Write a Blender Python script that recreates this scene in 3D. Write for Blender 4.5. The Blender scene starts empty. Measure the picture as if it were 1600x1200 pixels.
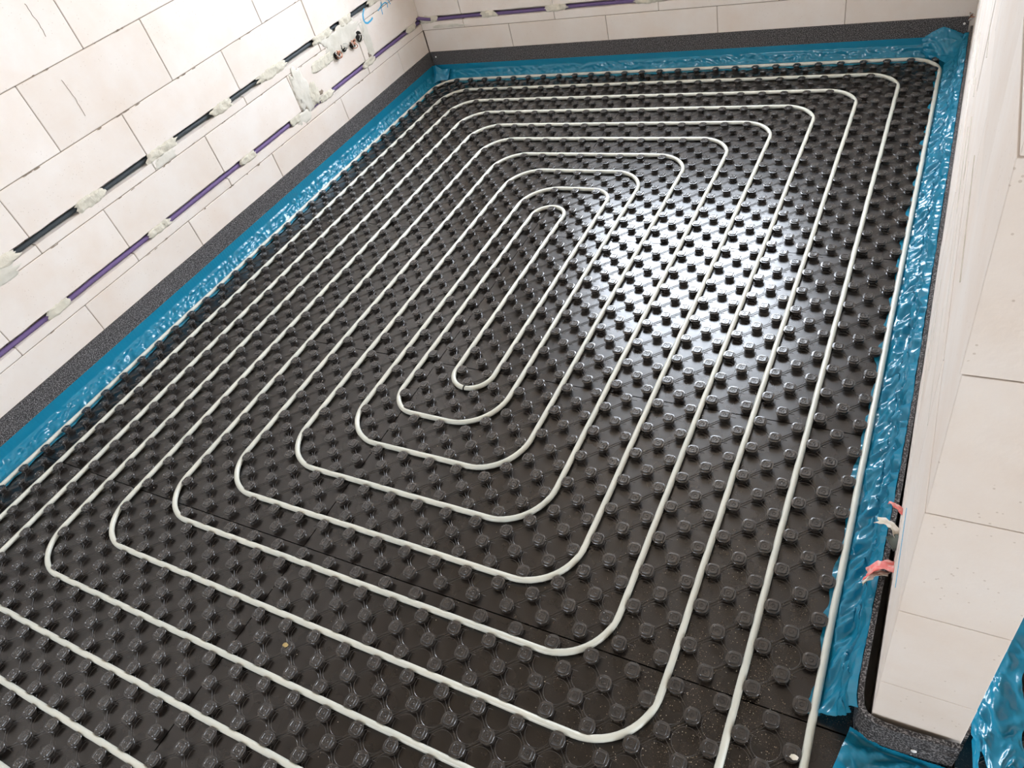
import bpy, bmesh, math, random
from mathutils import Matrix, Vector, noise
random.seed(7)
PI = math.pi
scene = bpy.context.scene
C = scene.collection

# ------------------------------------------------------------------ camera
cam_data = bpy.data.cameras.new('camera')
cam_data.sensor_width = 36.0
cam_data.lens = 1133.0 / 1600 * 36.0
cam_data.clip_start = 0.02
cam = bpy.data.objects.new('camera', cam_data)
C.objects.link(cam)
R = Matrix(((0.874055, -0.155694, 0.460203), (0.429462, 0.690478, -0.582068), (-0.227136, 0.706399, 0.670381)))
M4 = R.to_4x4(); M4.translation = Vector((1.31303, -1.82043, 1.6217))
cam.matrix_world = M4
scene.camera = cam

# ------------------------------------------------------------------ world, light, exposure
world = bpy.data.worlds.new('world'); scene.world = world; world.use_nodes = True
wn = world.node_tree.nodes; wl = world.node_tree.links
wn['Background'].inputs['Color'].default_value = (0.82, 0.895, 1.0, 1)
wn['Background'].inputs['Strength'].default_value = 26.0

scene.view_settings.view_transform = 'Standard'
scene.view_settings.look = 'None'
scene.view_settings.gamma = 1.0
scene.view_settings.use_curve_mapping = False
scene.view_settings.exposure = 0.12
scene.cycles.use_denoising = True
scene.cycles.max_bounces = 8
scene.cycles.diffuse_bounces = 5
scene.cycles.sample_clamp_indirect = 6.0


def portal(name, loc, rot, sx, sy):
    l = bpy.data.lights.new(name, 'AREA'); l.shape = 'RECTANGLE'; l.size = sx; l.size_y = sy
    l.cycles.is_portal = True
    o = bpy.data.objects.new(name, l); C.objects.link(o); o.location = loc; o.rotation_euler = rot
    return o


WIN = (-0.80, 0.66, 0.92, 2.25)           # far window x0 x1 z0 z1
BACK = (-1.2, -0.2, 0.9, 1.8)            # small unseen opening behind the camera, kept for its highlights
SIDE = (-4.4, -2.6, 0.1, 1.9)  # unseen side opening, added and sized to light the left wall
NEXT = (-1.0, 1.0, 0.9, 2.2)                 # unseen opening, added to light the film past the stub wall
YF, YB, XL, XR, ZC = 2.02, -4.6, -1.54, 7.0, 2.6
portal('window_light', ((WIN[0] + WIN[1]) / 2, YF + .28, (WIN[2] + WIN[3]) / 2), (-PI / 2, 0, 0), WIN[1] - WIN[0], WIN[3] - WIN[2])
portal('back_opening_light', ((BACK[0] + BACK[1]) / 2, YB - .2, (BACK[2] + BACK[3]) / 2), (PI / 2, 0, 0), BACK[1] - BACK[0], BACK[3] - BACK[2])
portal('next_room_added_light', (XR + .2, (NEXT[0] + NEXT[1]) / 2, (NEXT[2] + NEXT[3]) / 2), (0, PI / 2, 0), NEXT[3] - NEXT[2], NEXT[1] - NEXT[0])
portal('side_added_light', (XR + .2, (SIDE[0] + SIDE[1]) / 2, (SIDE[2] + SIDE[3]) / 2), (0, PI / 2, 0), SIDE[3] - SIDE[2], SIDE[1] - SIDE[0])


# ------------------------------------------------------------------ materials
def mat(name, base=(.5, .5, .5), rough=.5, spec=.5, bump=None, var=None, extra=None):
    m = bpy.data.materials.new(name); m.use_nodes = True
    nt = m.node_tree; b = nt.nodes['Principled BSDF']
    b.inputs['Base Color'].default_value = (*base, 1)
    b.inputs['Roughness'].default_value = rough
    b.inputs['Specular IOR Level'].default_value = spec
    tc = nt.nodes.new('ShaderNodeNewGeometry')
    if var:
        sc_, col2, lo, hi = var
        n = nt.nodes.new('ShaderNodeTexNoise'); n.inputs['Scale'].default_value = sc_; n.inputs['Detail'].default_value = 6
        nt.links.new(tc.outputs['Position'], n.inputs['Vector'])
        r = nt.nodes.new('ShaderNodeValToRGB'); r.color_ramp.elements[0].position = lo; r.color_ramp.elements[1].position = hi
        r.color_ramp.elements[0].color = (*base, 1); r.color_ramp.elements[1].color = (*col2, 1)
        nt.links.new(n.outputs['Fac'], r.inputs['Fac']); nt.links.new(r.outputs['Color'], b.inputs['Base Color'])
    if bump:
        sc_, st, dist = bump
        n = nt.nodes.new('ShaderNodeTexNoise'); n.inputs['Scale'].default_value = sc_; n.inputs['Detail'].default_value = 8
        nt.links.new(tc.outputs['Position'], n.inputs['Vector'])
        bp = nt.nodes.new('ShaderNodeBump'); bp.inputs['Strength'].default_value = st; bp.inputs['Distance'].default_value = dist
        nt.links.new(n.outputs['Fac'], bp.inputs['Height']); nt.links.new(bp.outputs['Normal'], b.inputs['Normal'])
    if extra: extra(nt, b, tc)
    return m


def block_extra(nt, b, tc):
    # every block its own shade, soft blotches, pores and fine saw scratches
    N, L = nt.nodes.new, nt.links.new
    oi = N('ShaderNodeObjectInfo')
    r = N('ShaderNodeValToRGB'); e = r.color_ramp.elements
    e[0].position = 0; e[0].color = (.735, .68, .625, 1); e[1].position = 1; e[1].color = (.80, .75, .70, 1)
    L(oi.outputs['Random'], r.inputs['Fac'])
    n1 = N('ShaderNodeTexNoise'); n1.inputs['Scale'].default_value = 5; n1.inputs['Detail'].default_value = 8; n1.inputs['Roughness'].default_value = .6
    L(tc.outputs['Position'], n1.inputs['Vector'])
    r1 = N('ShaderNodeValToRGB'); r1.color_ramp.elements[0].position = .35; r1.color_ramp.elements[1].position = .72
    r1.color_ramp.elements[0].color = (1, 1, 1, 1); r1.color_ramp.elements[1].color = (.93, .86, .80, 1)
    L(n1.outputs['Fac'], r1.inputs['Fac'])
    mx = N('ShaderNodeMix'); mx.data_type = 'RGBA'; mx.blend_type = 'MULTIPLY'; mx.inputs['Factor'].default_value = .8
    L(r.outputs['Color'], mx.inputs[6]); L(r1.outputs['Color'], mx.inputs[7])
    v = N('ShaderNodeTexVoronoi'); v.inputs['Scale'].default_value = 85
    n2 = N('ShaderNodeTexNoise'); n2.inputs['Scale'].default_value = 14
    L(tc.outputs['Position'], v.inputs['Vector']); L(tc.outputs['Position'], n2.inputs['Vector'])
    lt = N('ShaderNodeMath'); lt.operation = 'LESS_THAN'; lt.inputs[1].default_value = .13
    gt = N('ShaderNodeMath'); gt.operation = 'GREATER_THAN'; gt.inputs[1].default_value = .56
    ml = N('ShaderNodeMath'); ml.operation = 'MULTIPLY'
    L(v.outputs['Distance'], lt.inputs[0]); L(n2.outputs['Fac'], gt.inputs[0]); L(lt.outputs[0], ml.inputs[0]); L(gt.outputs[0], ml.inputs[1])
    mx2 = N('ShaderNodeMix'); mx2.data_type = 'RGBA'; mx2.blend_type = 'MULTIPLY'
    mx2.inputs[7].default_value = (.62, .56, .50, 1)
    m3 = N('ShaderNodeMath'); m3.operation = 'MULTIPLY'; m3.inputs[1].default_value = .55
    L(ml.outputs[0], m3.inputs[0]); L(m3.outputs[0], mx2.inputs['Factor']); L(mx.outputs[2], mx2.inputs[6])
    L(mx2.outputs[2], b.inputs['Base Color'])
    n3 = N('ShaderNodeTexNoise'); n3.inputs['Scale'].default_value = 140; n3.inputs['Detail'].default_value = 6
    mp = N('ShaderNodeMapping'); mp.inputs['Scale'].default_value = (1, .25, 1)
    L(tc.outputs['Position'], mp.inputs['Vector']); L(mp.outputs['Vector'], n3.inputs['Vector'])
    bp = N('ShaderNodeBump'); bp.inputs['Strength'].default_value = .25; bp.inputs['Distance'].default_value = .002
    L(n3.outputs['Fac'], bp.inputs['Height']); L(bp.outputs['Normal'], b.inputs['Normal'])


def plate_extra(nt, b, tc):
    # black vacuum-formed plastic with fine scuffs and building dust lying towards the doorway
    N, L = nt.nodes.new, nt.links.new
    n = N('ShaderNodeTexNoise'); n.inputs['Scale'].default_value = 9; n.inputs['Detail'].default_value = 7
    L(tc.outputs['Position'], n.inputs['Vector'])
    mr = N('ShaderNodeMapRange'); mr.inputs['From Min'].default_value = .3; mr.inputs['From Max'].default_value = .7
    mr.inputs['To Min'].default_value = .23; mr.inputs['To Max'].default_value = .33
    L(n.outputs['Fac'], mr.inputs['Value']); L(mr.outputs[0], b.inputs['Roughness'])
    b.inputs['Base Color'].default_value = (.02, .016, .013, 1)
    # dust mask: distance from the doorway corner
    vm = N('ShaderNodeVectorMath'); vm.operation = 'DISTANCE'; vm.inputs[1].default_value = (1.25, -1.25, 0)
    L(tc.outputs['Position'], vm.inputs[0])
    m2 = N('ShaderNodeMapRange'); m2.inputs['From Min'].default_value = .05; m2.inputs['From Max'].default_value = .75
    m2.inputs['To Min'].default_value = 1; m2.inputs['To Max'].default_value = 0
    L(vm.outputs['Value'], m2.inputs['Value'])
    n2 = N('ShaderNodeTexNoise'); n2.inputs['Scale'].default_value = 420; n2.inputs['Detail'].default_value = 3
    n3 = N('ShaderNodeTexNoise'); n3.inputs['Scale'].default_value = 16; n3.inputs['Detail'].default_value = 4
    L(tc.outputs['Position'], n2.inputs['Vector']); L(tc.outputs['Position'], n3.inputs['Vector'])
    a = N('ShaderNodeMapRange'); a.inputs['From Min'].default_value = .60; a.inputs['From Max'].default_value = .68
    c = N('ShaderNodeMapRange'); c.inputs['From Min'].default_value = .40; c.inputs['From Max'].default_value = .62
    L(n2.outputs['Fac'], a.inputs['Value']); L(n3.outputs['Fac'], c.inputs['Value'])
    p1 = N('ShaderNodeMath'); p1.operation = 'MULTIPLY'; p2 = N('ShaderNodeMath'); p2.operation = 'MULTIPLY'
    L(a.outputs[0], p1.inputs[0]); L(c.outputs[0], p1.inputs[1]); L(p1.outputs[0], p2.inputs[0]); L(m2.outputs[0], p2.inputs[1])
    mx = N('ShaderNodeMix'); mx.data_type = 'RGBA'
    mx.inputs[6].default_value = (.013, .0105, .009, 1); mx.inputs[7].default_value = (.30, .24, .17, 1)
    L(p2.outputs[0], mx.inputs['Factor']); L(mx.outputs[2], b.inputs['Base Color'])
    n4 = N('ShaderNodeTexNoise'); n4.inputs['Scale'].default_value = 26; n4.inputs['Detail'].default_value = 2
    L(tc.outputs['Position'], n4.inputs['Vector'])
    bp = N('ShaderNodeBump'); bp.inputs['Strength'].default_value = .25; bp.inputs['Distance'].default_value = .0012
    L(n4.outputs['Fac'], bp.inputs['Height']); L(bp.outputs['Normal'], b.inputs['Normal'])


def film_extra(nt, b, tc):
    N, L = nt.nodes.new, nt.links.new
    b.inputs['Coat Weight'].default_value = .4; b.inputs['Coat Roughness'].default_value = .08
    n = N('ShaderNodeTexNoise'); n.inputs['Scale'].default_value = 22; n.inputs['Detail'].default_value = 3; n.inputs['Distortion'].default_value = 1.0
    L(tc.outputs['Position'], n.inputs['Vector'])
    bp = N('ShaderNodeBump'); bp.inputs['Strength'].default_value = .5; bp.inputs['Distance'].default_value = .004
    L(n.outputs['Fac'], bp.inputs['Height']); L(bp.outputs['Normal'], b.inputs['Normal'])
    tr = N('ShaderNodeBsdfTranslucent'); tr.inputs['Color'].default_value = (.03, .45, .72, 1)
    ms = N('ShaderNodeMixShader'); ms.inputs[0].default_value = .25
    out = nt.nodes['Material Output']
    L(b.outputs[0], ms.inputs[1]); L(tr.outputs[0], ms.inputs[2]); L(ms.outputs[0], out.inputs['Surface'])


def foam_extra(nt, b, tc):
    N, L = nt.nodes.new, nt.links.new
    v = N('ShaderNodeTexNoise'); v.inputs['Scale'].default_value = 290; v.inputs['Detail'].default_value = 2
    L(tc.outputs['Position'], v.inputs['Vector'])
    r = N('ShaderNodeValToRGB'); e = r.color_ramp.elements
    e[0].position = .47; e[0].color = (.036, .034, .035, 1); e[1].position = .71; e[1].color = (.31, .30, .30, 1)
    L(v.outputs['Fac'], r.inputs['Fac']); L(r.outputs['Color'], b.inputs['Base Color'])
    bp = N('ShaderNodeBump'); bp.inputs['Strength'].default_value = .5; bp.inputs['Distance'].default_value = .002
    L(v.outputs['Fac'], bp.inputs['Height']); L(bp.outputs['Normal'], b.inputs['Normal'])


M = {
    'block': mat('aerated_block', rough=.92, spec=.2, extra=block_extra),
    'rib': mat('edge_highlight_black', (.075, .07, .066), .25, .9),  # light caught by the rib edges is put into this paler black
    'cap': mat('paler_black_cap', (.030, .028, .027), .24, .9, bump=(120, .2, .0006), var=(70, (.050, .045, .040), .45, .7)),  # cap faces paler than the stud body
    'joint': mat('thin_bed_mortar', (.27, .22, .17), .95, .1, bump=(90, .5, .003)),
    'mortar': mat('patch_mortar', (.66, .62, .52), .95, .15, bump=(70, .9, .006), var=(16, (.52, .49, .40), .4, .75)),
    'mortar_grey': mat('grey_patch_mortar', (.66, .63, .56), .9, .15, bump=(60, .6, .004), var=(12, (.52, .50, .42), .4, .8)),
    'plate': mat('black_moulded_sheet', rough=.3, spec=.7, extra=plate_extra),
    'pipe': mat('milky_plastic_pipe', (.67, .68, .60), .34, .5, var=(7, (.60, .625, .56), .35, .7)),
    'film': mat('blue_film', (.012, .25, .41), .20, .5, extra=film_extra),
    'foam': mat('grey_edge_foam', rough=.9, spec=.2, extra=foam_extra),
    'purple': mat('purple_conduit_plastic', (.15, .10, .23), .55, .3),
    'green': mat('grey_green_conduit_plastic', (.045, .055, .06), .5, .3),
    'dark': mat('box_shade', (.02, .018, .016), .9, .1),
    'white': mat('white_plastic', (.85, .85, .83), .4, .5),
    'grey': mat('grey_plastic', (.13, .16, .15), .5, .4),
    'copper': mat('copper_wire', (.62, .30, .20), .3, .5),
    'steel': mat('grey_wire', (.55, .55, .52), .35, .5),
    'red': mat('red_printed_film', (.78, .17, .15), .45, .4, var=(60, (.85, .55, .50), .45, .7)),
    'cream': mat('cream_film', (.78, .74, .66), .5, .3, var=(40, (.55, .52, .36), .4, .7)),
    'marker': mat('blue_marker', (.07, .40, .66), .7, .2),
    'wood': mat('timber_ceiling', (.42, .35, .27), .8, .2, bump=(30, .3, .004), var=(5, (.44, .32, .22), .3, .7)),
    'plaster': mat('plaster', (.66, .60, .52), .9, .2, bump=(50, .3, .003)),
    'slab': mat('concrete_slab', (.35, .34, .32), .9, .2, bump=(50, .5, .004)),
    'grit': mat('pale_grit', (.62, .54, .42), .8, .3),
    'tie': mat('black_band', (.015, .015, .015), .45, .4),
    'stain': mat('yellow_glue', (.42, .31, .13), .5, .4),
}
M['copper'].node_tree.nodes['Principled BSDF'].inputs['Metallic'].default_value = .8


# ------------------------------------------------------------------ helpers
def mesh_obj(name, verts, faces, m, parent=None, smooth=False):
    me = bpy.data.meshes.new(name); me.from_pydata([tuple(v) for v in verts], [], faces); me.update()
    if smooth:
        me.polygons.foreach_set('use_smooth', [True] * len(me.polygons))
    if m: me.materials.append(m)
    o = bpy.data.objects.new(name, me); C.objects.link(o)
    if parent: o.parent = parent
    return o


def share(name, me, loc, parent=None, rotz=0.0):
    o = bpy.data.objects.new(name, me); C.objects.link(o); o.location = loc
    if rotz: o.rotation_euler = (0, 0, rotz)
    if parent: o.parent = parent
    return o


def tag(o, label=None, cat=None, group=None, kind=None):
    if label: o['label'] = label
    if cat: o['category'] = cat
    if group: o['group'] = group
    if kind: o['kind'] = kind
    return o


def empty(name, loc):
    o = bpy.data.objects.new(name, None); C.objects.link(o); o.location = loc; return o


def box_data(x0, x1, y0, y1, z0, z1, V, F):
    n = len(V)
    V += [(x0, y0, z0), (x1, y0, z0), (x1, y1, z0), (x0, y1, z0), (x0, y0, z1), (x1, y0, z1), (x1, y1, z1), (x0, y1, z1)]
    F += [(n, n + 3, n + 2, n + 1), (n + 4, n + 5, n + 6, n + 7), (n, n + 1, n + 5, n + 4), (n + 1, n + 2, n + 6, n + 5), (n + 2, n + 3, n + 7, n + 6), (n + 3, n, n + 4, n + 7)]


def boxes(name, lst, m, parent=None):
    V, F = [], []
    for b in lst: box_data(*b, V, F)
    return mesh_obj(name, V, F, m, parent)


def bevel(o, w, seg=1):
    bm = bmesh.new(); bm.from_mesh(o.data)
    bmesh.ops.bevel(bm, geom=bm.edges[:], offset=w, segments=seg, affect='EDGES', profile=.5)
    bm.to_mesh(o.data); bm.free(); return o


def tube(name, pts, r, m, parent=None, seg=10, closed=False, rfun=None):
    pts = [Vector(p) for p in pts]; V, F = [], []; n = len(pts); up = Vector((0, 0, 1)); prev = None
    for i, p in enumerate(pts):
        t = (pts[min(i + 1, n - 1)] - pts[max(i - 1, 0)]).normalized()
        if prev is None:
            s = t.cross(up)
            if s.length < 1e-3: s = t.cross(Vector((1, 0, 0)))
            s.normalize()
        else:
            s = (prev - t * prev.dot(t)).normalized()
        prev = s; u = s.cross(t)
        rr = r * (rfun(i) if rfun else 1)
        for k in range(seg):
            a = 2 * PI * k / seg; V.append(p + (s * math.cos(a) + u * math.sin(a)) * rr)
    for i in range(n - 1):
        for k in range(seg):
            a, b = i * seg + k, i * seg + (k + 1) % seg
            F.append((a, b, b + seg, a + seg))
    F.append(tuple(range(seg))); F.append(tuple((n - 1) * seg + k for k in reversed(range(seg))))
    return mesh_obj(name, V, F, m, parent, smooth=True)


def fbm(x, y, z=0.0, o=4):
    return noise.fractal(Vector((x, y, z)), 1.0, 2.0, o)


def lump(name, c, half, m, parent, axis, seed=0, nu=18, nv=8, proud=.006, rough=.004):
    """Mortar dab pressed into / over a wall face. axis 'x+' faces +x, 'y-' faces -y. c=(along, z), half=(la, lz)."""
    V, F = [], []
    (a0, z0), (la, lz) = c, half
    face = XL if axis == 'x+' else YF
    for j in range(nv + 1):
        for i in range(nu + 1):
            u = -1 + 2 * i / nu; v = -1 + 2 * j / nv
            # squircle outline with rough edge
            k = 1 + .34 * noise.noise(Vector((u * 2.3 + seed, v * 2.3, seed * 1.7))) + .14 * noise.noise(Vector((u * 7 + seed, v * 7, seed)))
            aa = a0 + la * u * k * math.sqrt(1 - .35 * v * v); zz = z0 + lz * v * k * math.sqrt(1 - .30 * u * u)
            edge = max(abs(u), abs(v))
            h = proud * (1 - edge ** 4) + rough * noise.noise(Vector((aa * 45, zz * 45, seed))) * (1 - edge ** 6) - (.004 if edge > .99 else 0)
            V.append((face + h, aa, zz) if axis == 'x+' else (aa, face - h, zz))
    for j in range(nv):
        for i in range(nu):
            a = j * (nu + 1) + i; q = (a, a + 1, a + nu + 2, a + nu + 1)
            F.append(q if axis == 'x+' else q)
    return mesh_obj(name, V, F, m, parent, smooth=True)


# ------------------------------------------------------------------ setting: slab, shell
tag(boxes('floor', [(XL - .2, XR, YB, YF + .2, -.16, -.031)], M['slab']), kind='structure')
tag(boxes('ceiling', [(XL - .3, XR + .3, YB - .3, YF + .3, ZC, ZC + .2)], M['wood']), kind='structure')
x0, x1, z0, z1 = BACK
tag(boxes('wall_back', [(XL - .3, x0, YB - .2, YB, -.16, ZC), (x1, XR + .3, YB - .2, YB, -.16, ZC), (x0, x1, YB - .2, YB, -.16, z0), (x0, x1, YB - .2, YB, z1, ZC)], M['plaster']), kind='structure')
y0, y1, z0, z1 = SIDE
n0, n1, m0, m1 = NEXT
tag(boxes('wall_right', [(XR, XR + .2, YB, y0, -.16, ZC), (XR, XR + .2, y1, n0, -.16, ZC), (XR, XR + .2, n1, YF + .3, -.16, ZC), (XR, XR + .2, y0, y1, -.16, z0), (XR, XR + .2, y0, y1, z1, ZC), (XR, XR + .2, n0, n1, -.16, m0), (XR, XR + .2, n0, n1, m1, ZC)], M['plaster']), kind='structure')


def block_mesh(axis, L, H, D, notch=None):
    """Aerated block, front face at 0, long side L, height H, depth D behind the face; notch=(z0,z1,depth) is a chased groove."""
    c = .0022
    prof = [(0 + c * 0, c), (0, H - c), (-c, H), (-D, H), (-D, 0), (-c, 0)]
    prof = [(-c, 0), (0, c)]
    if notch:
        n0, n1, nd = notch
        prof += [(0, n0), (-nd, n0 + .003), (-nd, n1), (0, n1)]
    prof += [(0, H - c), (-c, H), (-D, H), (-D, 0)]
    V, F = [], []; n = len(prof)
    ss = [0, c] + [c + (L - 2 * c) * k / 12 for k in range(1, 12)] + [L - c, L]
    for si, s in enumerate(ss):
        endr = c if si in (0, len(ss) - 1) else 0
        for (d, z) in prof:
            dd = d - endr if d > -D + .001 else d
            wob = 0
            if notch and -.001 > d > -D + .001 and notch[0] - .004 < z < notch[1] + .004 and 0 < si < len(ss) - 1: wob = 0
            zz = z
            if notch and d == 0 and abs(z - notch[0]) < 1e-6: zz = z - .0025 + .003 * noise.noise(Vector((s * 14, 3, L)))
            if notch and d == 0 and abs(z - notch[1]) < 1e-6: zz = z + .0025 + .003 * noise.noise(Vector((s * 14, 9, L)))
            V.append((dd, s, zz) if axis == 'x+' else (s, -dd, zz))
    for i in range(len(ss) - 1):
        for k in range(n):
            a, b = i * n + k, i * n + (k + 1) % n
            q = (a, a + n, b + n, b)
            F.append(q if axis == 'x+' else q[::-1])
    e0 = tuple(range(n)); e1 = tuple((len(ss) - 1) * n + k for k in range(n))
    F.append(e0 if axis == 'x+' else e0[::-1]); F.append(e1[::-1] if axis == 'x+' else e1)
    me = bpy.data.meshes.new('block'); me.from_pydata(V, [], F); me.update(); me.materials.append(M['block'])
    return me


G = .0028                      # joint width
ROWS = [(-.16, .05), (.05, .298), (.298, .548), (.548, .800), (.800, 1.050), (1.050, 1.300), (1.300, 1.552), (1.552, 1.802), (1.802, 2.052), (2.052, 2.302), (2.302, 2.552)]
PITCH = .5955
LSTART = {0: -.657, 1: -.657, 2: -.362, 3: -.066, 4: -.368, 5: -.058, 6: -.36}
NOTCH = {2: (.338, .368, .045), 3: (.588, .620, .05)}


def course(wall, axis, zr, starts, lo, hi, notch, cache):
    z0, z1 = zr
    s = starts - math.ceil((starts - lo) / PITCH) * PITCH
    while s < hi - .02:
        a, b = max(s, lo) + G / 2, min(s + PITCH, hi) - G / 2
        s += PITCH
        if b - a < .03: continue
        key = (axis, round(b - a, 4), round(z1 - z0, 4), notch)
        if key not in cache:
            nn = (notch[0] - z0 - G / 2, notch[1] - z0 - G / 2, notch[2]) if notch else None
            cache[key] = block_mesh(axis, b - a, z1 - z0 - G, .12, nn)
        jit = random.uniform(-.0008, .0008)
        loc = (XL + jit, a, z0 + G / 2) if axis == 'x+' else (a, YF + jit, z0 + G / 2)
        share('block', cache[key], loc, wall)


cache = {}
# left wall: mortar core, blocks proud of it
wl_ = tag(boxes('wall_left', [(XL - .24, XL - .07, YB, YF + .24, -.16, ZC)], M['joint']), kind='structure')
for r, zr in enumerate(ROWS):
    course(wl_, 'x+', zr, LSTART.get(r, -.06 - .3 * (r % 2)), -2.1, YF - .001, NOTCH.get(r), cache)
boxes('joint_mortar', [(XL - .13, XL - .004, -2.1, YF, z - G, z + G) for _, z in ROWS] + [(XL - .13, XL - .004, YB, -2.1, -.16, ZC)], M['joint'], wl_)
V, F = [], []
for r, zr in enumerate(ROWS):                      # upright joints, set back behind the faces
    st = LSTART.get(r, -.06 - .3 * (r % 2)); s = st - math.ceil((st + 2.1) / PITCH) * PITCH
    while s < YF:
        if s > -2.1:
            n = NOTCH.get(r)
            if n:
                box_data(XL - .12, XL - .004, s - G, s + G, zr[0], n[0], V, F); box_data(XL - .12, XL - .004, s - G, s + G, n[1], zr[1], V, F)
            else: box_data(XL - .12, XL - .004, s - G, s + G, zr[0], zr[1], V, F)
        s += PITCH
mesh_obj('joint_mortar', V, F, M['joint'], wl_)

# far wall with its window above the frame
wf = tag(boxes('wall_far', [(1.75, XR + .3, YF, YF + .24, -.16, ZC), (XL - .2, XR + .3, YF + .07, YF + .24, -.16, WIN[2]), (XL - .2, WIN[0], YF + .07, YF + .24, WIN[2], ZC), (WIN[1], XR + .3, YF + .07, YF + .24, WIN[2], ZC), (WIN[0], WIN[1], YF + .07, YF + .24, WIN[3], ZC)], M['joint']), kind='structure')
FSTART = {0: .25, 1: .249, 2: -.05, 3: .25, 4: -.05, 5: .25}
for r, zr in enumerate(ROWS):
    z0, z1 = zr
    if z1 > WIN[2] + .01 and z0 < WIN[3]:
        z0 = zr[0]
        for lo, hi in ((XL - .03, WIN[0]), (WIN[1], 1.75)):
            course(wf, 'y-', (z0, z1), FSTART.get(r, .25 - .3 * (r % 2)), lo, hi, None, cache)
        if z0 < WIN[2] - .02: course(wf, 'y-', (z0, WIN[2]), FSTART.get(r, .25), WIN[0], WIN[1], None, cache)
    else:
        course(wf, 'y-', zr, FSTART.get(r, .25 - .3 * (r % 2)), XL - .03, 1.75, (.344, .374, .045) if r == 2 else None, cache)
V, F = [], []
for _, z in ROWS:
    if z < WIN[2]: box_data(XL, XR, YF + .004, YF + .12, z - G, z + G, V, F)
for r in (0, 1, 2, 3):
    zr = ROWS[r]; s = FSTART[r] - 3 * PITCH
    while s < 1.36:
        if s > XL:
            if r == 2:
                box_data(s - G, s + G, YF + .004, YF + .12, zr[0], .346, V, F); box_data(s - G, s + G, YF + .004, YF + .12, .372, zr[1], V, F)
            else: box_data(s - G, s + G, YF + .004, YF + .12, zr[0], zr[1], V, F)
        s += PITCH
mesh_obj('joint_mortar', V, F, M['joint'], wf)
# window frame (above the frame of view, reflected in the plates)
wi = empty('window_1', (0, 0, 0)); tag(wi, kind='structure')
a, b, c, d = WIN
boxes('window_frame', [(a, a + .07, YF + .12, YF + .19, c, d), (b - .07, b, YF + .12, YF + .19, c, d), (a + .07, b - .07, YF + .12, YF + .19, c, c + .07), (a + .07, b - .07, YF + .12, YF + .19, d - .07, d)], M['white'], wi)

# ------------------------------------------------------------------ stub wall on the right
WX0, WX1, WY = 1.3735, 1.519, -1.162
SR = [(-.16, .005), (.005, .255), (.255, .503), (.503, .757), (.757, 1.006), (1.006, 1.258), (1.258, 1.51), (1.51, 1.76), (1.76, 2.01), (2.01, 2.26), (2.26, 2.51), (2.51, 2.6)]
wr = tag(boxes('wall_middle', [(WX0 + .012, WX1 - .012, WY + .012, YF + .0035, -.16, ZC)], M['joint']), kind='structure')
scache = {}
for r, (z0, z1) in enumerate(SR):
    s = WY - (.30 if r % 2 else 0)
    while s < YF - .01:
        a, b = max(s, WY), min(s + PITCH, YF - .003); s += PITCH
        key = (round(b - a, 3), round(z1 - z0, 3))
        if key not in scache:
            o = boxes('block', [(0, WX1 - WX0, 0, b - a - .002, 0, z1 - z0 - .0020)], M['block'])
            bevel(o, .0007); scache[key] = o.data; bpy.data.objects.remove(o)
        share('block', scache[key], (WX0 + random.uniform(-.0012, .0012), a, z0), wr)
# scratches and cracks running along the room side of the wall
V, F = [], []
for zc in (.30, .42, .62, .70, .88):
    y = -1.0 + random.random() * .5; 
    while y < 1.9:
        L = random.uniform(.1, .6); z = zc + .02 * fbm(y * 3, zc * 9)
        box_data(WX0 - .0010, WX0 + .002, y, y + L, z, z + .0008, V, F); y += L + random.uniform(.05, .6)
mesh_obj('crack', V, F, M['mortar_grey'], wr)['kind'] = 'stuff'

# ------------------------------------------------------------------ grooves: conduits and mortar dabs
def conduit(name, z, x, segs, m, wall, axis='x+', label=None):
    lo, hi = segs
    V = []; n = int((hi - lo) / .004)
    pts = []
    for i in range(n + 1):
        s = lo + (hi - lo) * i / n
        w = .003 * noise.noise(Vector((s * 3, z * 9, 0)))
        pts.append((XL - x, s, z + w) if axis == 'x+' else (s, YF + x, z + w))
    o = tube(name, pts, .0105, m, None, seg=8, rfun=lambda i: 1.0 if i % 2 else .86)
    return o


tag(conduit('cable_conduit', .3485, .016, (-2.0, YF), M['purple'], wl_), 'long purple corrugated conduit in the lower groove of the left wall', 'conduit', 'purple conduits in the wall chases')
tag(conduit('cable_conduit', .6005, .024, (-2.0, YF), M['green'], wl_), 'dark grey-green conduit in the upper groove of the left wall', 'conduit')
tag(conduit('cable_conduit', .3545, .016, (XL + .06, 1.7), M['purple'], wf, 'y-'), 'purple corrugated conduit in the groove of the far wall', 'conduit', 'purple conduits in the wall chases')


def dabs(segs_end, z, axis, wall, seed, lz=.017, m='mortar'):
    for i, (a, b) in enumerate(segs_end):
        lump('mortar_dab', ((a + b) / 2, z), ((b - a) / 2 + .012, lz + random.uniform(0, .006)), M[m], wall, axis, seed + i * 3.3, proud=.004, rough=.007)


dabs([(-1.35, -1.22), (-.785, -.70), (-.255, -.145), (.34, .44), (.735, .80), (.99, 1.09), (1.405, 1.50), (1.875, 1.955)], .353, 'x+', wl_, 1)
dabs([(-1.3, -1.15), (-.88, -.735), (-.445, -.325), (-.065, .085), (.335, .45), (.66, .86), (1.10, 1.25), (1.34, 1.43)], .604, 'x+', wl_, 40, lz=.02)
dabs([(1.62, 1.80), ], .606, 'x+', wl_, 70, lz=.02)
dabs([(-1.53, -1.43), (-1.10, -1.02), (-.68, -.575), (-.16, -.02)], .359, 'y-', wf, 80, lz=.02)
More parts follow.
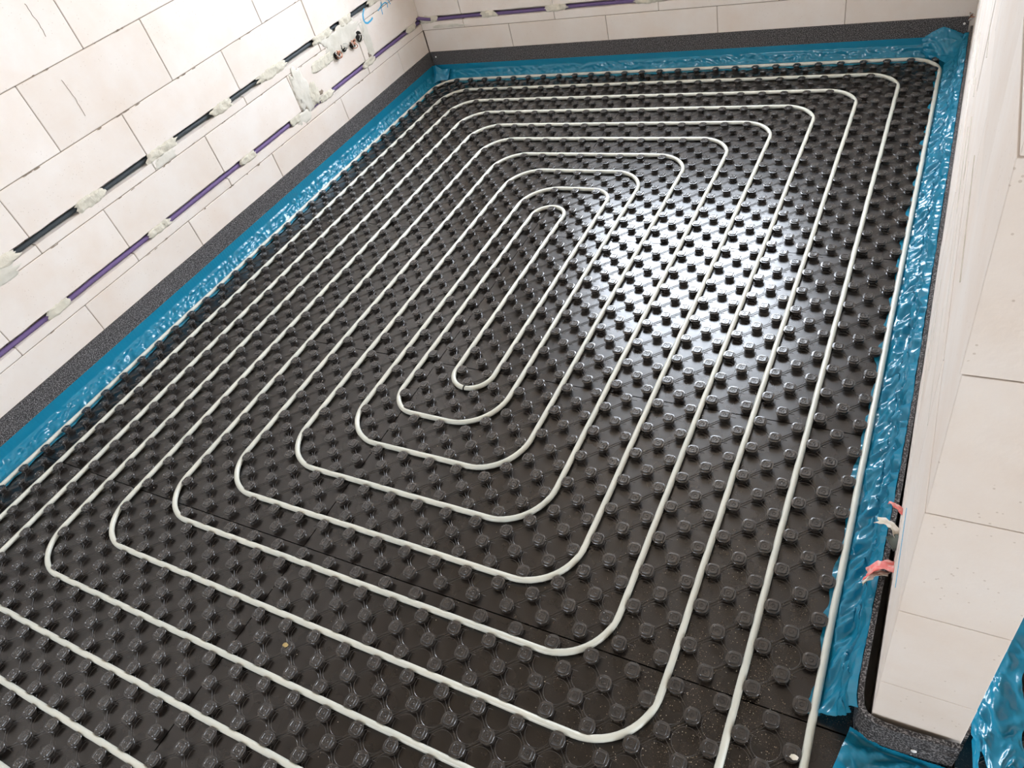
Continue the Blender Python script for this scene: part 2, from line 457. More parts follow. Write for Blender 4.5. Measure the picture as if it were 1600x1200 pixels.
# bigger patches
lump('mortar_patch', (.885, .46), (.055, .105), M['mortar_grey'], wl_, 'x+', 5, 20, 20, .006, .003)
lump('mortar_patch', (.955, .40), (.05, .055), M['mortar'], wl_, 'x+', 6, 16, 12, .005, .004)
lump('mortar_patch', (1.30, .545), (.17, .055), M['mortar_grey'], wl_, 'x+', 8, 26, 14, .004, .003)
lump('mortar_patch', (1.50, .46), (.035, .10), M['mortar_grey'], wl_, 'x+', 9, 12, 20, .003, .003)
lump('mortar_patch', (1.10, .50), (.10, .03), M['mortar'], wl_, 'x+', 10, 20, 10, .003, .003)
lump('mortar_patch', (-.86, .565), (.10, .03), M['mortar_grey'], wl_, 'x+', 12, 20, 10, .003, .003)
lump('mortar_patch', (.0, .57), (.07, .022), M['mortar_grey'], wl_, 'x+', 14, 20, 10, .002, .003)
lump('mortar_patch', (.83, .335), (.06, .03), M['mortar_grey'], wl_, 'x+', 16, 16, 10, .002, .003)
lump('mortar_patch', (-1.35, .315), (.12, .012), M['mortar_grey'], wf, 'y-', 18, 24, 8, .002, .002)
# broken hole next to the patch
hb = lump('broken_corner', (1.005, .385), (.022, .012), M['joint'], wl_, 'x+', 22, 14, 8, .0015, .001)
hb = lump('broken_corner', (1.475, .385), (.016, .018), M['joint'], wl_, 'x+', 25, 12, 8, .0015, .001)
# purple cable loop where the conduits meet in the corner
tag(tube('corner_conduit', [(XL + .004 + .0, 1.985, .375), (XL + .012, 2.0, .378), (XL + .022, 2.006, .372), (XL + .04, 2.012, .366), (XL + .08, 2.016, .360)], .009, M['purple'], seg=8), 'short purple conduit bend in the corner between left and far wall', 'conduit')
# hairline cracks on the left wall
def crack(pts, w, wall, face=XL):
    V, F = [], []
    P = []
    for (a, b) in zip(pts[:-1], pts[1:]):
        for k in range(8):
            t = k / 8; y = a[0] + (b[0] - a[0]) * t; z = a[1] + (b[1] - a[1]) * t
            P.append((y + .004 * noise.noise(Vector((y * 60, z * 60, 1))), z + .004 * noise.noise(Vector((y * 60, z * 60, 7)))))
    for i, (y, z) in enumerate(P):
        V += [(face - .001, y, z), (face + .0012, y + w / 2, z), (face - .001, y + w, z)]
        if i: n = 3 * i; F += [(n - 3, n - 2, n + 1, n), (n - 2, n - 1, n + 2, n + 1)]
    return mesh_obj('crack', V, F, M['joint'], wall)
crack([(-.166, 1.25), (-.16, 1.19), (-.165, 1.13)], .003, wl_)
crack([(-.205, 1.0), (-.20, .93), (-.205, .85)], .0008, wl_)
V, F = [], []
rc = random.Random(12)
for (zj, n_) in ((.298, 16), (.548, 26), (.800, 34), (1.050, 26)):
    for _ in range(n_):
        y = rc.uniform(-.9, 1.9); l = rc.uniform(.003, .018); h = rc.uniform(.001, .0035); k0 = len(V); zz = zj + rc.uniform(-.003, .003)
        for q in range(8):
            a = 2 * PI * q / 8; V.append((XL + .0008 + .0001 * q, y + l * math.cos(a) * rc.uniform(.6, 1.2), zz + h * math.sin(a) * rc.uniform(.5, 1.3)))
        V.append((XL - .0006, y, zz))
        for q in range(8): F.append((k0 + q, k0 + (q + 1) % 8, k0 + 8))
mesh_obj('joint_chip', V, F, M['joint'], wl_)['kind'] = 'stuff'
# blue pencil marks
def mark(pts, w, name='marker_stroke', root=None):
    V, F = [], []; P = []
    for a, b in zip(pts[:-1], pts[1:]):
        for k in range(5): P.append((a[0] + (b[0] - a[0]) * k / 5, a[1] + (b[1] - a[1]) * k / 5))
    P.append(pts[-1])
    for i, (y, z) in enumerate(P):
        q = P[min(i + 1, len(P) - 1)]; p_ = P[max(i - 1, 0)]; dy, dz = q[0] - p_[0], q[1] - p_[1]; l = math.hypot(dy, dz) or 1
        ny, nz = -dz / l * w / 2, dy / l * w / 2
        V += [(XL + .0018, y + ny, z + nz), (XL + .0018, y - ny, z - nz)]
        if i: n = 2 * i; F.append((n - 2, n - 1, n + 1, n))
    return mesh_obj(name, V, F, M['marker'], root)
mark([(1.556, .598), (1.53, .575), (1.523, .552), (1.528, .534), (1.548, .525), (1.58, .527), (1.602, .533)], .010, root=wl_)
mark([(1.715, .575), (1.70, .545), (1.695, .515)], .006, root=wl_)
mark([(1.665, .545), (1.70, .555), (1.725, .560), (1.75, .560), (1.765, .548), (1.757, .530)], .006, root=wl_)
mark([(1.755, .575), (1.785, .56), (1.79, .535)], .006, root=wl_)
# blue pen lines on the room side of the stub wall
boxes('pen_line', [(WX0 - .0018, WX0 - .0008, -1.02, -.84, .335, .3365)], M['marker'], wr)

# ------------------------------------------------------------------ back boxes with wire ends
box_lab = ['leftmost round wall box, filled with coiled copper wire ends', 'second round wall box from the left, nearly empty and dark', 'third round wall box from the left, copper wire ends sticking out', 'rightmost round wall box, dark with a curl of grey wire']
for i, (y, z, full) in enumerate([(1.222, .493, 1), (1.292, .503, 0), (1.366, .489, 1), (1.436, .497, 2)]):
    root = empty('wall_box', (XL, y, z)); tag(root, box_lab[i], 'wall box', 'wall boxes in a row on the left wall')
    def ring(name, prof, m):
        V, F = [], []; sg = 24
        for (x, r) in prof:
            for k in range(sg): a = 2 * PI * k / sg; V.append((x, r * math.cos(a), r * math.sin(a)))
        for q in range(len(prof) - 1):
            for k in range(sg): a, b = q * sg + k, q * sg + (k + 1) % sg; F.append((a, b, b + sg, a + sg))
        return V, F
    V, F = ring('rim', [(.0, .031), (.003, .031), (.004, .030), (.003, .0285), (.0015, .028)], None)
    mesh_obj('rim', V, F, M['mortar_grey'], root, smooth=True)
    V, F = ring('shade_disc', [(.0016, .0285), (.0022, .015), (.002, .001)], None)
    mesh_obj('shade_disc', V, F, M['dark'], root, smooth=True)  # nearly flat disc; the shade inside the box is in its dark colour
    rnd = random.Random(i + 3)
    for k in range(5 if full == 1 else 2):
        a0 = rnd.random() * 6.28; rr = rnd.uniform(.008, .02); pts = []
        for q in range(14):
            t = q / 13; a = a0 + t * rnd.uniform(2.5, 3.2); pts.append((.006 + .016 * math.sin(PI * t) + .004 * k * .4, rr * math.cos(a), rr * math.sin(a) + .004 * (k - 2)))
        tube('wire_end', pts, .0024 if full == 1 else .0018, M['copper'] if (full == 1 and k % 3 != 2) else M['steel'], root, seg=6)

# ------------------------------------------------------------------ studded panels
P = .05
SEG = 32


def stud_mesh():
    def sq(a, r, p):      # rounded square radius
        n = p; return r / ((abs(math.cos(a)) ** n + abs(math.sin(a)) ** n) ** (1 / n))
    prof = [('c', 16.0, 0), ('c', 14.2, .8), ('c', 13.6, 4.4), ('c', 14.3, 5.0), ('c', 13.4, 5.8), ('f', 12.4, 13.6), ('l', 17.2, 14.6), ('l', 18.3, 15.4), ('l', 18.3, 16.6), ('l', 17.8, 17.2), ('l', 14.6, 17.5),
            ('s', 13.6, 17.6), ('s', 13.0, 20.4), ('s', 12.4, 21.0), ('s', 10.2, 21.0), ('s', 9.4, 19.8), ('c', 5.4, 19.7), ('c', 4.6, 20.9), ('c', 3.4, 20.9), ('c', 2.8, 19.8), ('c', .2, 19.7)]
    V, F = [], []
    for (k, r, z) in prof:
        for i in range(SEG):
            a = 2 * PI * i / SEG; rr = r
            if k == 'f': rr = r + .5 * math.cos(8 * a)
            elif k == 'l': rr = r + .75 * (1 if math.cos(4 * a + PI) > -.35 else -1) * .8
            elif k == 's': rr = sq(a, r * .92, 5)
            V.append((rr * math.cos(a) / 1000, rr * math.sin(a) / 1000, z / 1000))
    for j in range(len(prof) - 1):
        for i in range(SEG):
            a, b = j * SEG + i, j * SEG + (i + 1) % SEG; F.append((a, b, b + SEG, a + SEG))
    F.append(tuple((len(prof) - 1) * SEG + i for i in range(SEG)))
    me = bpy.data.meshes.new('stud'); me.from_pydata(V, [], F); me.update()
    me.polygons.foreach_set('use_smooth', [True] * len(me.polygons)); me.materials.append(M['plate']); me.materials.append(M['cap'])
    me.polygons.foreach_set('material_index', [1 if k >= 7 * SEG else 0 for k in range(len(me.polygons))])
    try: me.set_sharp_from_angle(angle=math.radians(32))
    except Exception: pass
    return me


STUD = stud_mesh()


def rib_mesh(nx, ny, x_lo, y_lo):
    """Ribs, short bars and dished rings of a panel; local origin at stud index (x_lo,y_lo)."""
    V, F = [], []

    def bar(p, q, w, h, w2=None):
        d = Vector((q[0] - p[0], q[1] - p[1])); l = d.length; d /= l; n = Vector((-d.y, d.x)) * w / 2; nt = n * .35
        k = len(V)
        for e in (p, q):
            V.extend([(e[0] - n.x, e[1] - n.y, 0), (e[0] - nt.x, e[1] - nt.y, h), (e[0] + nt.x, e[1] + nt.y, h), (e[0] + n.x, e[1] + n.y, 0)])
        F.extend([(k, k + 1, k + 5, k + 4), (k + 1, k + 2, k + 6, k + 5), (k + 2, k + 3, k + 7, k + 6), (k + 3, k + 2, k + 1, k), (k + 4, k + 5, k + 6, k + 7)])
    for i in range(nx):
        for j in range(ny):
            x, y = i * P, j * P
            if (x_lo + i + y_lo + j) % 2 == 0:
                s = .0145 / math.sqrt(2)
                if i + 1 < nx and j + 1 < ny:     # double-edged rib towards the next stud
                    o = .0021
                    bar((x + s - o, y + s + o), (x + P - s - o, y + P - s + o), .0016, .0014)
                    bar((x + s + o, y + s - o), (x + P - s + o, y + P - s - o), .0016, .0014)
                if i + 1 < nx and j - 1 >= 0:
                    bar((x + s, y - s), (x + P - s, y - P + s), .0017, .0013)
                if i + 1 < nx: bar((x + .0135, y + .0105), (x + .030, y + .0105), .0014, .0011)
            else:
                if 0 < i < nx - 1 and 0 < j < ny - 1:
                    k = len(V); sg = 28
                    for q in range(sg):
                        a = 2 * PI * q / sg; c_, s_ = math.cos(a), math.sin(a)
                        for (r, z) in ((.0304, 0), (.0300, .00035), (.0294, 0)): V.append((x + r * c_, y + r * s_, z))
                    for q in range(sg):
                        u, v = k + 3 * q, k + 3 * ((q + 1) % sg)
                        F.append((u, v, v + 1, u + 1)); F.append((u + 1, v + 1, v + 2, u + 2))
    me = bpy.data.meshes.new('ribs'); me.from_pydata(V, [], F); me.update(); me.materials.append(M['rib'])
    return me


rib_cache = {}


def panel(ix0, nx, iy0, ny, label, skip=None):
    """panel whose studs run over columns ix0.. and rows iy0.."""
    x0, y0 = (ix0 - .5) * P, (iy0 - .5) * P
    root = empty('heating_mat', (x0, y0, -.03)); tag(root, label, 'mat', 'black studded underfloor heating mats')
    g = .0016
    V, F = [], []; box_data(g, nx * P - g, g, ny * P - g, 0, .03, V, F)
    o = mesh_obj('base_sheet', V, F, M['plate'], root)
    key = (nx, ny, (ix0 + iy0) % 2)
    if key not in rib_cache: rib_cache[key] = rib_mesh(nx, ny, ix0, iy0)
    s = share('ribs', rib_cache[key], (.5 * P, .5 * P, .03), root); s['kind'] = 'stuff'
    for i in range(nx):
        for j in range(ny):
            if (ix0 + i + iy0 + j) % 2 == 0:
                X, Y = (ix0 + i) * P, (iy0 + j) * P
                if skip and skip(X, Y): continue
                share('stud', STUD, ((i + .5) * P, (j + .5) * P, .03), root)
    return root


rows = [(-39, 'nearest the camera'), (-23, 'second row from the camera'), (-7, 'third row from the camera'), (9, 'fourth row from the camera'), (25, 'last row, along the far wall')]
for iy, txt in rows:
    panel(-30, 28, iy, 16 if iy < 25 else 15, 'black studded heating mat on the left side, ' + txt, lambda X, Y: X < XL + .06 or Y > 1.98)
    panel(-2, 28, iy, 16 if iy < 25 else 15, 'black studded heating mat on the stub wall side, ' + txt, lambda X, Y: Y > 1.98)
panel(26, 16, -39, 16, 'black studded heating mat lying past the end of the stub wall', lambda X, Y: Y > WY - .05 and X < 1.56)
o = panel(31, 14, -23, 16, 'black studded heating mat behind the stub wall in the next room', lambda X, Y: X < 1.58)
# plain filler strip of insulation under the blue film along the stub wall
tag(boxes('insulation_strip', [(1.2765, 1.355, -1.173, 2.01, -.03, 0)], M['plate']), 'narrow black insulation offcut between last panel and stub wall under the film', 'insulation')

# ------------------------------------------------------------------ heating pipe: one continuous run
LXc = {1: -29.5, 2: -26.5, 3: -23.5, 4: -20.5, 5: -17.5, 6: -14.5, 7: -11.5, 8: -8.5, 9: -5.5, 10: -3.5}
RXc = {1: 25.5, 2: 22.5, 3: 19.5, 4: 16.5, 5: 13.5, 6: 10.5, 7: 7.5, 8: 4.5, 9: 2.5}
T = {k: 42.5 - 3 * k for k in range(1, 11)}
B = {k: -42.5 + 3 * k for k in range(1, 11)}
pts = []                       # corner list in stud pitches
pts += [(46, B[1]), (LXc[1], B[1]), (LXc[1], T[1]), (RXc[1], T[1])]
for k in (3, 5, 7, 9):
    pts += [(RXc[k - 2], B[k]), (LXc[k], B[k]), (LXc[k], T[k]), (RXc[k], T[k])]
pts += [(RXc[9], -9.5), (-.5, -9.5), (-.5, T[10]), (LXc[10], T[10]), (LXc[10], B[10])]
for k in (8, 6, 4, 2):
    pts += [(RXc[k], B[k + 2]), (RXc[k], T[k]), (LXc[k], T[k]), (LXc[k], B[k])]
pts += [(46, B[2])]
path = []
for i, c in enumerate(pts):
    c = Vector(c) * P
    if i in (0, len(pts) - 1): path.append(c); continue
    a, b = Vector(pts[i - 1]) * P, Vector(pts[i + 1]) * P
    da, db = (a - c), (b - c)
    ua, ub = da.normalized(), db.normalized(); ins = c / P + (ua + ub) * .5
    r = .15 if (round(ins.x) + round(ins.y)) % 2 == 0 else .10       # swing between the studs that stand in the corner
    r = min(r, da.length / 2 * .999, db.length / 2 * .999); cen = c + (ua + ub) * r
    for k in range(15):
        t = k / 14 * PI / 2
        path.append(cen - ub * r * math.cos(t) - ua * r * math.sin(t))
dense = []
for a, b in zip(path[:-1], path[1:]):
    n = max(1, int((b - a).length / .03))
    for k in range(n): dense.append(a + (b - a) * k / n)
dense.append(path[-1])
dense = [p for i, p in enumerate(dense) if i == 0 or (p - dense[i - 1]).length > .0005]
pp = [(p.x + .0012 * noise.noise(Vector((p.x * 6, p.y * 6, 2))), p.y + .0012 * noise.noise(Vector((p.x * 6, p.y * 6, 5))), .0100 + .0009 * noise.noise(Vector((p.x * 4, p.y * 4, 9)))) for p in dense]
tag(tube('heating_pipe', pp, .0083, M['pipe'], seg=14), 'long milky white plastic heating pipe laid in a double spiral between the black studs', 'pipe')
# black band at the innermost bend
bp = Vector((1.0 * P, -9.5 * P))
tp = [(bp.x + .002 * math.sin(a), bp.y + .0098 * math.cos(a), .0112 + .0098 * math.sin(a)) for a in [2 * PI * k / 20 for k in range(21)]]
tag(tube('cable_tie', tp, .0022, M['tie'], seg=6), 'thin black band tied round the pipe at the innermost bend', 'tie')

# ------------------------------------------------------------------ edge foam strips
def strip(name, profile_pts, thick, z0, ztop, label, m=None, wave=None, step=.03):
    """upright strip following a polyline (outer face), thickness to the left of travel"""
    V, F = [], []
    P_ = []
    for a, b in zip(profile_pts[:-1], profile_pts[1:]):
        a, b = Vector(a), Vector(b); n = max(1, int((b - a).length / step))
        for k in range(n): P_.append(a + (b - a) * k / n)
    P_.append(Vector(profile_pts[-1]))
    for i, p in enumerate(P_):
        t = (P_[min(i + 1, len(P_) - 1)] - P_[max(i - 1, 0)]).normalized(); nrm = Vector((-t.y, t.x))
        zt = ztop(i / (len(P_) - 1), p) if callable(ztop) else ztop
        q = p + nrm * thick
        V += [(p.x, p.y, z0), (p.x, p.y, zt - .001), (p.x + nrm.x * .001, p.y + nrm.y * .001, zt), (q.x - nrm.x * .001, q.y - nrm.y * .001, zt), (q.x, q.y, zt - .001), (q.x, q.y, z0)]
    n = len(P_)
    for i in range(n - 1):
        for k in range(6):
            a, b = i * 6 + k, i * 6 + (k + 1) % 6; F.append((a, b, b + 6, a + 6))
    F.append((5, 4, 3, 2, 1, 0)); e = (n - 1) * 6; F.append(tuple(e + k for k in range(6)))
    return tag(mesh_obj(name, V, F, M['foam'] if m is None else m), label, 'edge strip')


zw = lambda t, p: .172 + .0012 * noise.noise(Vector((p.x * 4, p.y * 4, 0)))
FOAM_L = strip('edge_strip', [(XL + .0015, -2.1), (XL + .0015, YF - .012)], -.008, -.03, zw, 'dark grey foam edge strip along the foot of the left wall')
FOAM_F = strip('edge_strip', [(XL + .012, YF - .0015), (1.3555, YF - .0015)], -.008, -.03, lambda t, p: .170, 'dark grey foam edge strip along the foot of the far wall')
# right strip leans away from the stub wall near its end and wraps the corner
rp = [(1.3725, YF - .012), (1.3725, .6), (1.372, 0), (1.370, -.35), (1.3665, -.62), (1.361, -.82), (1.356, -.98), (1.3535, -1.09), (1.3545, -1.135), (1.3585, -1.155), (1.366, -1.166), (1.378, -1.1715), (1.40, -1.1745), (1.44, -1.1745), (1.48, -1.172), (1.517, -1.168)]
FOAM_R = strip('edge_strip', [(x, y) for x, y in rp], -.0085, -.03, lambda t, p: .132 - .012 * max(0, min(1, (-.9 - p.y) / .25)), 'dark grey foam edge strip along the stub wall, bent round its end')
for (foam, pos, ax) in ((FOAM_F, (-1.495, YF - .011, .142), 'y'), (FOAM_F, (1.338, YF - .011, .142), 'y'), (FOAM_R, (1.452, -1.184, .062), 'y')):
    V, F = [], []
    sg = 12
    for (r, h) in ((.0052, 0), (.0052, .0016), (.003, .0028), (.0002, .003)):
        for k in range(sg):
            a = 2 * PI * k / sg; V.append((pos[0] + r * math.cos(a), pos[1] - h, pos[2] + r * math.sin(a)))
    for q in range(3):
        for k in range(sg): a, b = q * sg + k, q * sg + (k + 1) % sg; F.append((a, a + sg, b + sg, b))
    o = mesh_obj('nail_head', V, F, M['white'], foam, smooth=True); o['label'] = 'white plastic nail head'

# ------------------------------------------------------------------ blue film
def wr_(a, b, seed):
    """crease field: sharp ridges on warped coordinates"""
    w1 = noise.noise(Vector((a * 1.3, b * 1.3, seed))) * .9; w2 = noise.noise(Vector((a * 1.3 + 9, b * 1.3, seed + 4))) * .9
    n1 = 1 - abs(noise.noise(Vector((a + w1, b + w2, seed + 1)))) * 2.2
    n2 = 1 - abs(noise.noise(Vector((a * 2.3 + w2, b * 2.3 + w1, seed + 2)))) * 2.2
    n3 = 1 - abs(noise.noise(Vector((a * 4.7 + w2, b * 4.7, seed + 3)))) * 2.2
    return n1 * .55 + n2 * .3 + n3 * .15


def film(name, s0, s1, prof, place, amp, label, seed=0, ds=.005, nv=26, skew=1.4, stretch=(22, 40), edge=.006, pleat=0.0, vamp=None, m='film', ends=None):
    """prof: list of (d, z) measured out from the wall; place(s, d, z) -> xyz"""
    V, F = [], []
    ls = [0]
    for a, b in zip(prof[:-1], prof[1:]): ls.append(ls[-1] + math.hypot(b[0] - a[0], b[1] - a[1]))
    tot = ls[-1]
    n = int(abs(s1 - s0) / ds)
    for i in range(n + 1):
        s = s0 + (s1 - s0) * i / n
        for j in range(nv + 1):
            v = j / nv; l = v * tot; k = 0
            while k < len(prof) - 2 and l > ls[k + 1]: k += 1
            t = (l - ls[k]) / (ls[k + 1] - ls[k]); a, b = prof[k], prof[k + 1]
            d = a[0] + (b[0] - a[0]) * t; z = a[1] + (b[1] - a[1]) * t
            nx_, nz_ = -(b[1] - a[1]), (b[0] - a[0]); q = math.hypot(nx_, nz_); nx_, nz_ = nx_ / q, nz_ / q
            A = amp * (vamp(v, s) if vamp else 1)
            c = wr_((s + l * skew) * stretch[0], (l - .35 * s) * stretch[1], seed)
            h = A * max(c - .15, -.1)
            if pleat and v < .30: h += pleat * math.sin(s * 2 * PI / .0075) * (1 - v / .30)
            ed = edge * fbm(s * 9, seed, 0, 3) * v ** 6 * 2 if v > .5 else 0
            if ends:
                ds_ = ends(s, v); 
            else: ds_ = 0
            V.append(place(s + ds_, d + nx_ * h + ed, max(z + nz_ * h, .0012)))
    for i in range(n):
        for j in range(nv):
            a = i * (nv + 1) + j; F.append((a, a + 1, a + nv + 2, a + nv + 1))
    o = mesh_obj(name, V, F, M[m], None, smooth=True)
    return tag(o, label, 'film', 'blue edge strip films')


film('edge_film', -2.1, YF - .02, [(.0, .094), (.002, .05), (.008, .03), (.022, .016), (.040, .006), (.052, .0030), (.074, .0022)], lambda s, d, z: (XL + .0105 + d, s, z), .014,
     'blue plastic film below the foam strip of the left wall', 3, stretch=(16, 14), skew=.8, pleat=.0011, vamp=lambda v, s: 0.05 if v < .33 else (1.0 if v < .72 else .25))
film('edge_film', XL + .02, 1.345, [(.0, .092), (.002, .055), (.006, .034), (.014, .016), (.024, .006), (.034, .0030), (.058, .0022)], lambda s, d, z: (s, YF - .0105 - d, z), .010,
     'blue plastic film below the foam strip of the far wall', 11, stretch=(9, 22), vamp=lambda v, s: .1 if v < .30 else (1.0 if v < .75 else .3), edge=.009)
def right_place(s, d, z):
    # follows the foam strip as it leans out near the wall end
    fx = 1.3725 - .0095
    for (xa, ya), (xb, yb) in zip(rp[:-1], rp[1:]):
        if yb <= s <= ya: fx = xb + (xa - xb) * (s - yb) / (ya - yb) - .0095; break
    tot = fx - 1.262
    return (fx - d * tot / .10, s, z)
film('edge_film', YF - .02, -1.158, [(.0, .112), (.006, .085), (.012, .055), (.028, .032), (.048, .020), (.066, .008), (.078, .0024), (.100, .0022)], right_place, .021,
     'crumpled blue plastic film along the stub wall, partly under the outer pipe', 23, ds=.004, nv=40, stretch=(13, 6.5), skew=1.0, vamp=lambda v, s: .15 if v < .04 else (1.25 if v < .78 else .3), edge=.010)
# film round the end of the stub wall
film('edge_film', 1.343, 1.525, [(.0, .034), (.004, .022), (.012, .020), (.03, .024), (.075, .022), (.14, .024), (.21, .022)], lambda s, d, z: (s - .20 * d, -1.184 - d + (.012 * (1.40 - s) / .04 if s < 1.40 else 0), z), .018,
     'blue plastic film spread on the panel in front of the stub wall end', 31, ds=.003, nv=46, stretch=(14, 16), pleat=.0008, vamp=lambda v, s: .1 if v < .1 else 1, edge=.02)
# film in the next room, on the other side of the stub wall
film('edge_film', .6, -1.172, [(.0, .128), (.008, .09), (.02, .055), (.045, .035), (.07, .028), (.098, .026)], lambda s, d, z: (WX1 + .010 + d, s, z), .014,
     'blue plastic film on the far side of the stub wall in the next room', 41, ds=.005, nv=30, stretch=(10, 16), edge=.010, vamp=lambda v, s: .2 if v < .1 else 1,
     ends=lambda s, v: (.03 * max(0, (-1.05 - s) / .12) * math.sin(v * 14 + 1)))
strip('edge_strip', [(WX1 + .009, -1.150), (WX1 + .009, .8)], .008, -.03, .14, 'dark grey foam edge strip on the far side of the stub wall')


# raised fold of film in the right far corner, and a twisted end in the left far corner
def sheet(name, ctrl, nu, nv, amp, label, seed):
    """bilinear grid through a control net (rows of points)"""
    V, F = [], []
    R_, Q = len(ctrl) - 1, len(ctrl[0]) - 1
    for i in range(nu + 1):
        for j in range(nv + 1):
            u, v = i / nu * R_, j / nv * Q; a, b = min(int(u), R_ - 1), min(int(v), Q - 1); fu, fv = u - a, v - b
            fu = fu * fu * (3 - 2 * fu); 
            p = (Vector(ctrl[a][b]) * (1 - fu) + Vector(ctrl[a + 1][b]) * fu) * (1 - fv) + (Vector(ctrl[a][b + 1]) * (1 - fu) + Vector(ctrl[a + 1][b + 1]) * fu) * fv
            h = amp * wr_(p.x * 16 + p.z * 9, p.y * 16 + p.z * 14, seed)
            V.append((p.x, p.y - h * .7, max(p.z + h * .7, .002)))
    for i in range(nu):
        for j in range(nv): a = i * (nv + 1) + j; F.append((a, a + 1, a + nv + 2, a + nv + 1))
    return tag(mesh_obj(name, V, F, M['film'], None, smooth=True), label, 'film', 'blue edge strip films')


sheet('film_fold', [[(1.18, 2.004, .085), (1.22, 2.004, .115), (1.262, 2.004, .135), (1.30, 2.004, .118), (1.350, 2.004, .092)],
                    [(1.19, 1.99, .055), (1.225, 1.985, .075), (1.265, 1.98, .085), (1.305, 1.975, .080), (1.350, 1.96, .085)],
                    [(1.20, 1.985, .022), (1.24, 1.97, .03), (1.285, 1.94, .035), (1.32, 1.90, .045), (1.350, 1.86, .075)],
                    [(1.21, 1.978, .006), (1.25, 1.965, .012), (1.292, 1.90, .015), (1.315, 1.83, .025), (1.348, 1.74, .05)]], 40, 40, .010, 'raised fold of blue film in the right far corner', 51)
sheet('film_fold', [[(-1.52, 1.99, .092), (-1.50, 1.985, .100), (-1.455, 1.985, .070), (-1.40, 1.99, .075)],
                    [(-1.515, 1.96, .04), (-1.49, 1.95, .05), (-1.46, 1.96, .045), (-1.41, 1.97, .035)],
                    [(-1.51, 1.90, .01), (-1.485, 1.92, .018), (-1.465, 1.945, .02), (-1.42, 1.962, .014)]], 30, 30, .008, 'twisted end of blue film in the left far corner', 57)

# pale lump of mortar at the foot of the stub wall
bm = bmesh.new(); bmesh.ops.create_icosphere(bm, subdivisions=3, radius=1)
for v in bm.verts:
    n_ = 1 + .22 * noise.noise(v.co * 2.2); v.co = Vector((v.co.x * .014 * n_, v.co.y * .012 * n_, v.co.z * .022 * n_))
me = bpy.data.meshes.new('mortar_lump'); bm.to_mesh(me); bm.free(); me.materials.append(M['mortar'])
o = share('mortar_lump', me, (1.531, -1.186, .022)); tag(o, 'pale lump of mortar at the foot of the stub wall end', 'mortar')

# ------------------------------------------------------------------ torn wrapper scraps poking out of the wall
def scrap(name, c, ax_u, ax_v, su, sv, m, parent, seed, curl=.3):
    V, F = [], []; n = 10; c = Vector(c); U = Vector(ax_u).normalized(); Vv = Vector(ax_v).normalized(); N = U.cross(Vv)
    for i in range(n + 1):
        for j in range(n + 1):
            u, v = i / n - .5, j / n - .5
            k = 1 + .35 * noise.noise(Vector((u * 3, v * 3, seed))); h = curl * su * (u * u * 2.2 - .3) + .16 * su * noise.noise(Vector((u * 4, v * 4, seed + 3)))
            V.append(c + U * u * su * k + Vv * v * sv * (k + u * .5) + N * h)
    for i in range(n):
        for j in range(n): a = i * (n + 1) + j; F.append((a, a + 1, a + n + 2, a + n + 1))
    o = mesh_obj(name, V, F, m, parent, smooth=True)
    md = o.modifiers.new('thickness', 'SOLIDIFY'); md.thickness = .0006
    return o


w = empty('torn_wrapper', (1.366, -.83, .16)); tag(w, 'torn red and white plastic wrapper scraps stuck in the stub wall above the film', 'wrapper')
L0 = Vector((1.366, -.83, .16))
s1 = scrap('red_scrap', Vector((1.349, -.868, .150)) - L0, (-.8, -.35, -.25), (.1, .8, -.5), .064, .052, M['red'], w, 1); s1['label'] = 'red printed scrap'
s1b = scrap('cream_scrap', Vector((1.343, -.882, .140)) - L0, (-.8, -.35, -.45), (.1, .9, -.4), .052, .026, M['cream'], w, 4)
s2 = scrap('cream_scrap', Vector((1.352, -.775, .175)) - L0, (-.75, .3, .3), (.2, .7, -.6), .050, .050, M['cream'], w, 2); s2['label'] = 'cream coloured scrap'
s3 = scrap('red_scrap', Vector((1.364, -.745, .200)) - L0, (-.8, .5, .3), (.2, .6, -.5), .046, .022, M['red'], w, 3); s3['label'] = 'red printed scrap'
tube('grey_sleeve', [Vector((1.376, -.80, .165)) - L0, Vector((1.366, -.805, .163)) - L0, Vector((1.358, -.81, .160)) - L0], .016, M['grey'], w, seg=12)
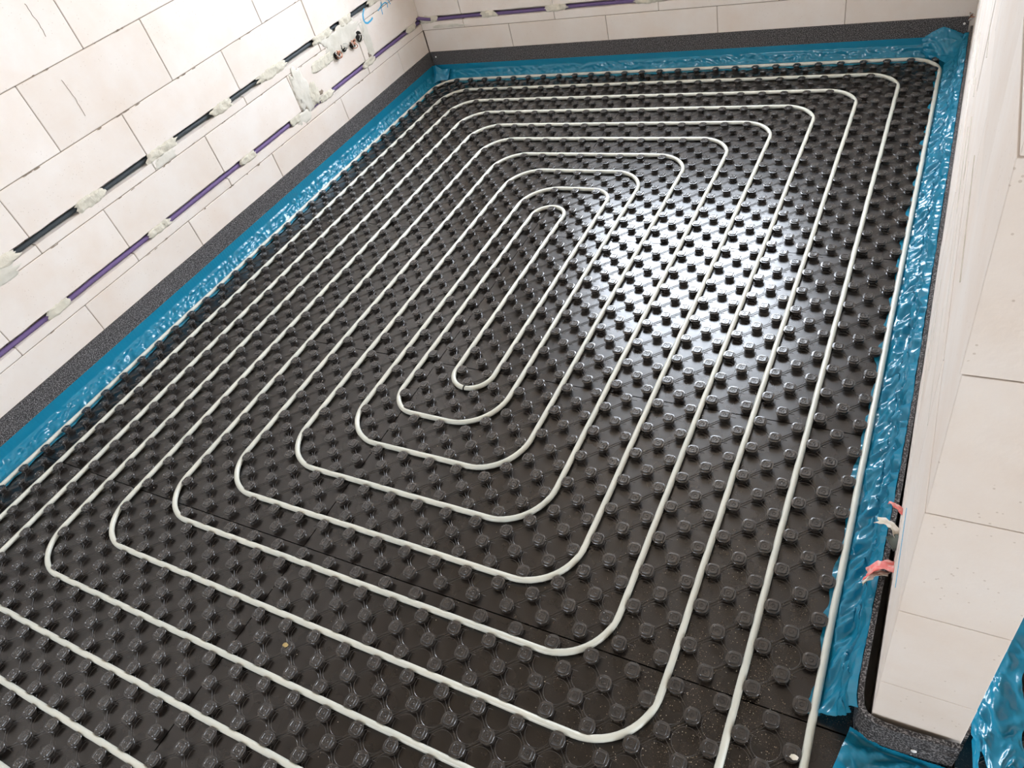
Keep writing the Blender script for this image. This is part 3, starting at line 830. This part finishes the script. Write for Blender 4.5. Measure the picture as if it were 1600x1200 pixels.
# small wire tuft sticking out far up the stub wall
w2 = empty('wire_tuft', (1.372, 1.93, .20)); tag(w2, 'small tuft of wire ends on the stub wall near the far corner', 'wire')
for k in range(6):
    a = k * 1.05
    tube('wire_end', [(0, 0, 0), (-.012, -.008 * math.cos(a), .012 * math.sin(a)), (-.020, .012 * math.cos(a + 1), .016 * math.sin(a + 1)), (-.010, .02 * math.cos(a + 1.6), .022 * math.sin(a))], .003, M['steel' if k % 2 else 'copper'], w2, seg=6)

# ------------------------------------------------------------------ building grit on the panels
V, F = [], []
rg = random.Random(4)
for k in range(2200):
    if k < 1850:
        x = 1.22 - abs(rg.gauss(0, .22)); y = -1.25 + rg.gauss(0, .22); s = rg.uniform(.0005, .0016)
    else:
        x = rg.uniform(-1.3, 1.25); y = rg.uniform(-1.8, 1.4); s = rg.uniform(.0006, .0020)
    if y < -1.95 or x < -1.4: continue
    i, j = round(x / P), round(y / P)
    if (i + j) % 2 == 0 and math.hypot(x - i * P, y - j * P) < .017: continue
    k0 = len(V)
    for q in range(4):
        a = q * 2.1 + k; V.append((x + s * math.cos(a) * (q < 3), y + s * math.sin(a) * (q < 3), .0006 + (s * 1.3 if q == 3 else 0)))
    F += [(k0, k0 + 1, k0 + 3), (k0 + 1, k0 + 2, k0 + 3), (k0 + 2, k0, k0 + 3), (k0, k0 + 2, k0 + 1)]
tag(mesh_obj('grit', V, F, M['grit']), 'pale building grit scattered over the black panels', 'grit', kind='stuff')

# two blobs of dried glue left on stud caps
for (x, y, m, lab) in ((.044, -1.447, 'stain', 'yellow blob of dried glue on a stud near the front left'), (1.256, -1.259, 'cream', 'pale plaster splash on a stud beside the outer pipe')):
    bm = bmesh.new(); bmesh.ops.create_icosphere(bm, subdivisions=3, radius=1)
    for v in bm.verts:
        q = 1 + .4 * noise.noise(v.co * 1.8 + Vector((x * 9, 0, 0))); v.co = Vector((v.co.x * .0075 * q, v.co.y * .0055 * q, v.co.z * .0016))
    me = bpy.data.meshes.new('glue_blob'); bm.to_mesh(me); bm.free(); me.materials.append(M[m])
    me.polygons.foreach_set('use_smooth', [True] * len(me.polygons))
    tag(share('glue_blob', me, (x, y, .0222)), lab, 'glue')
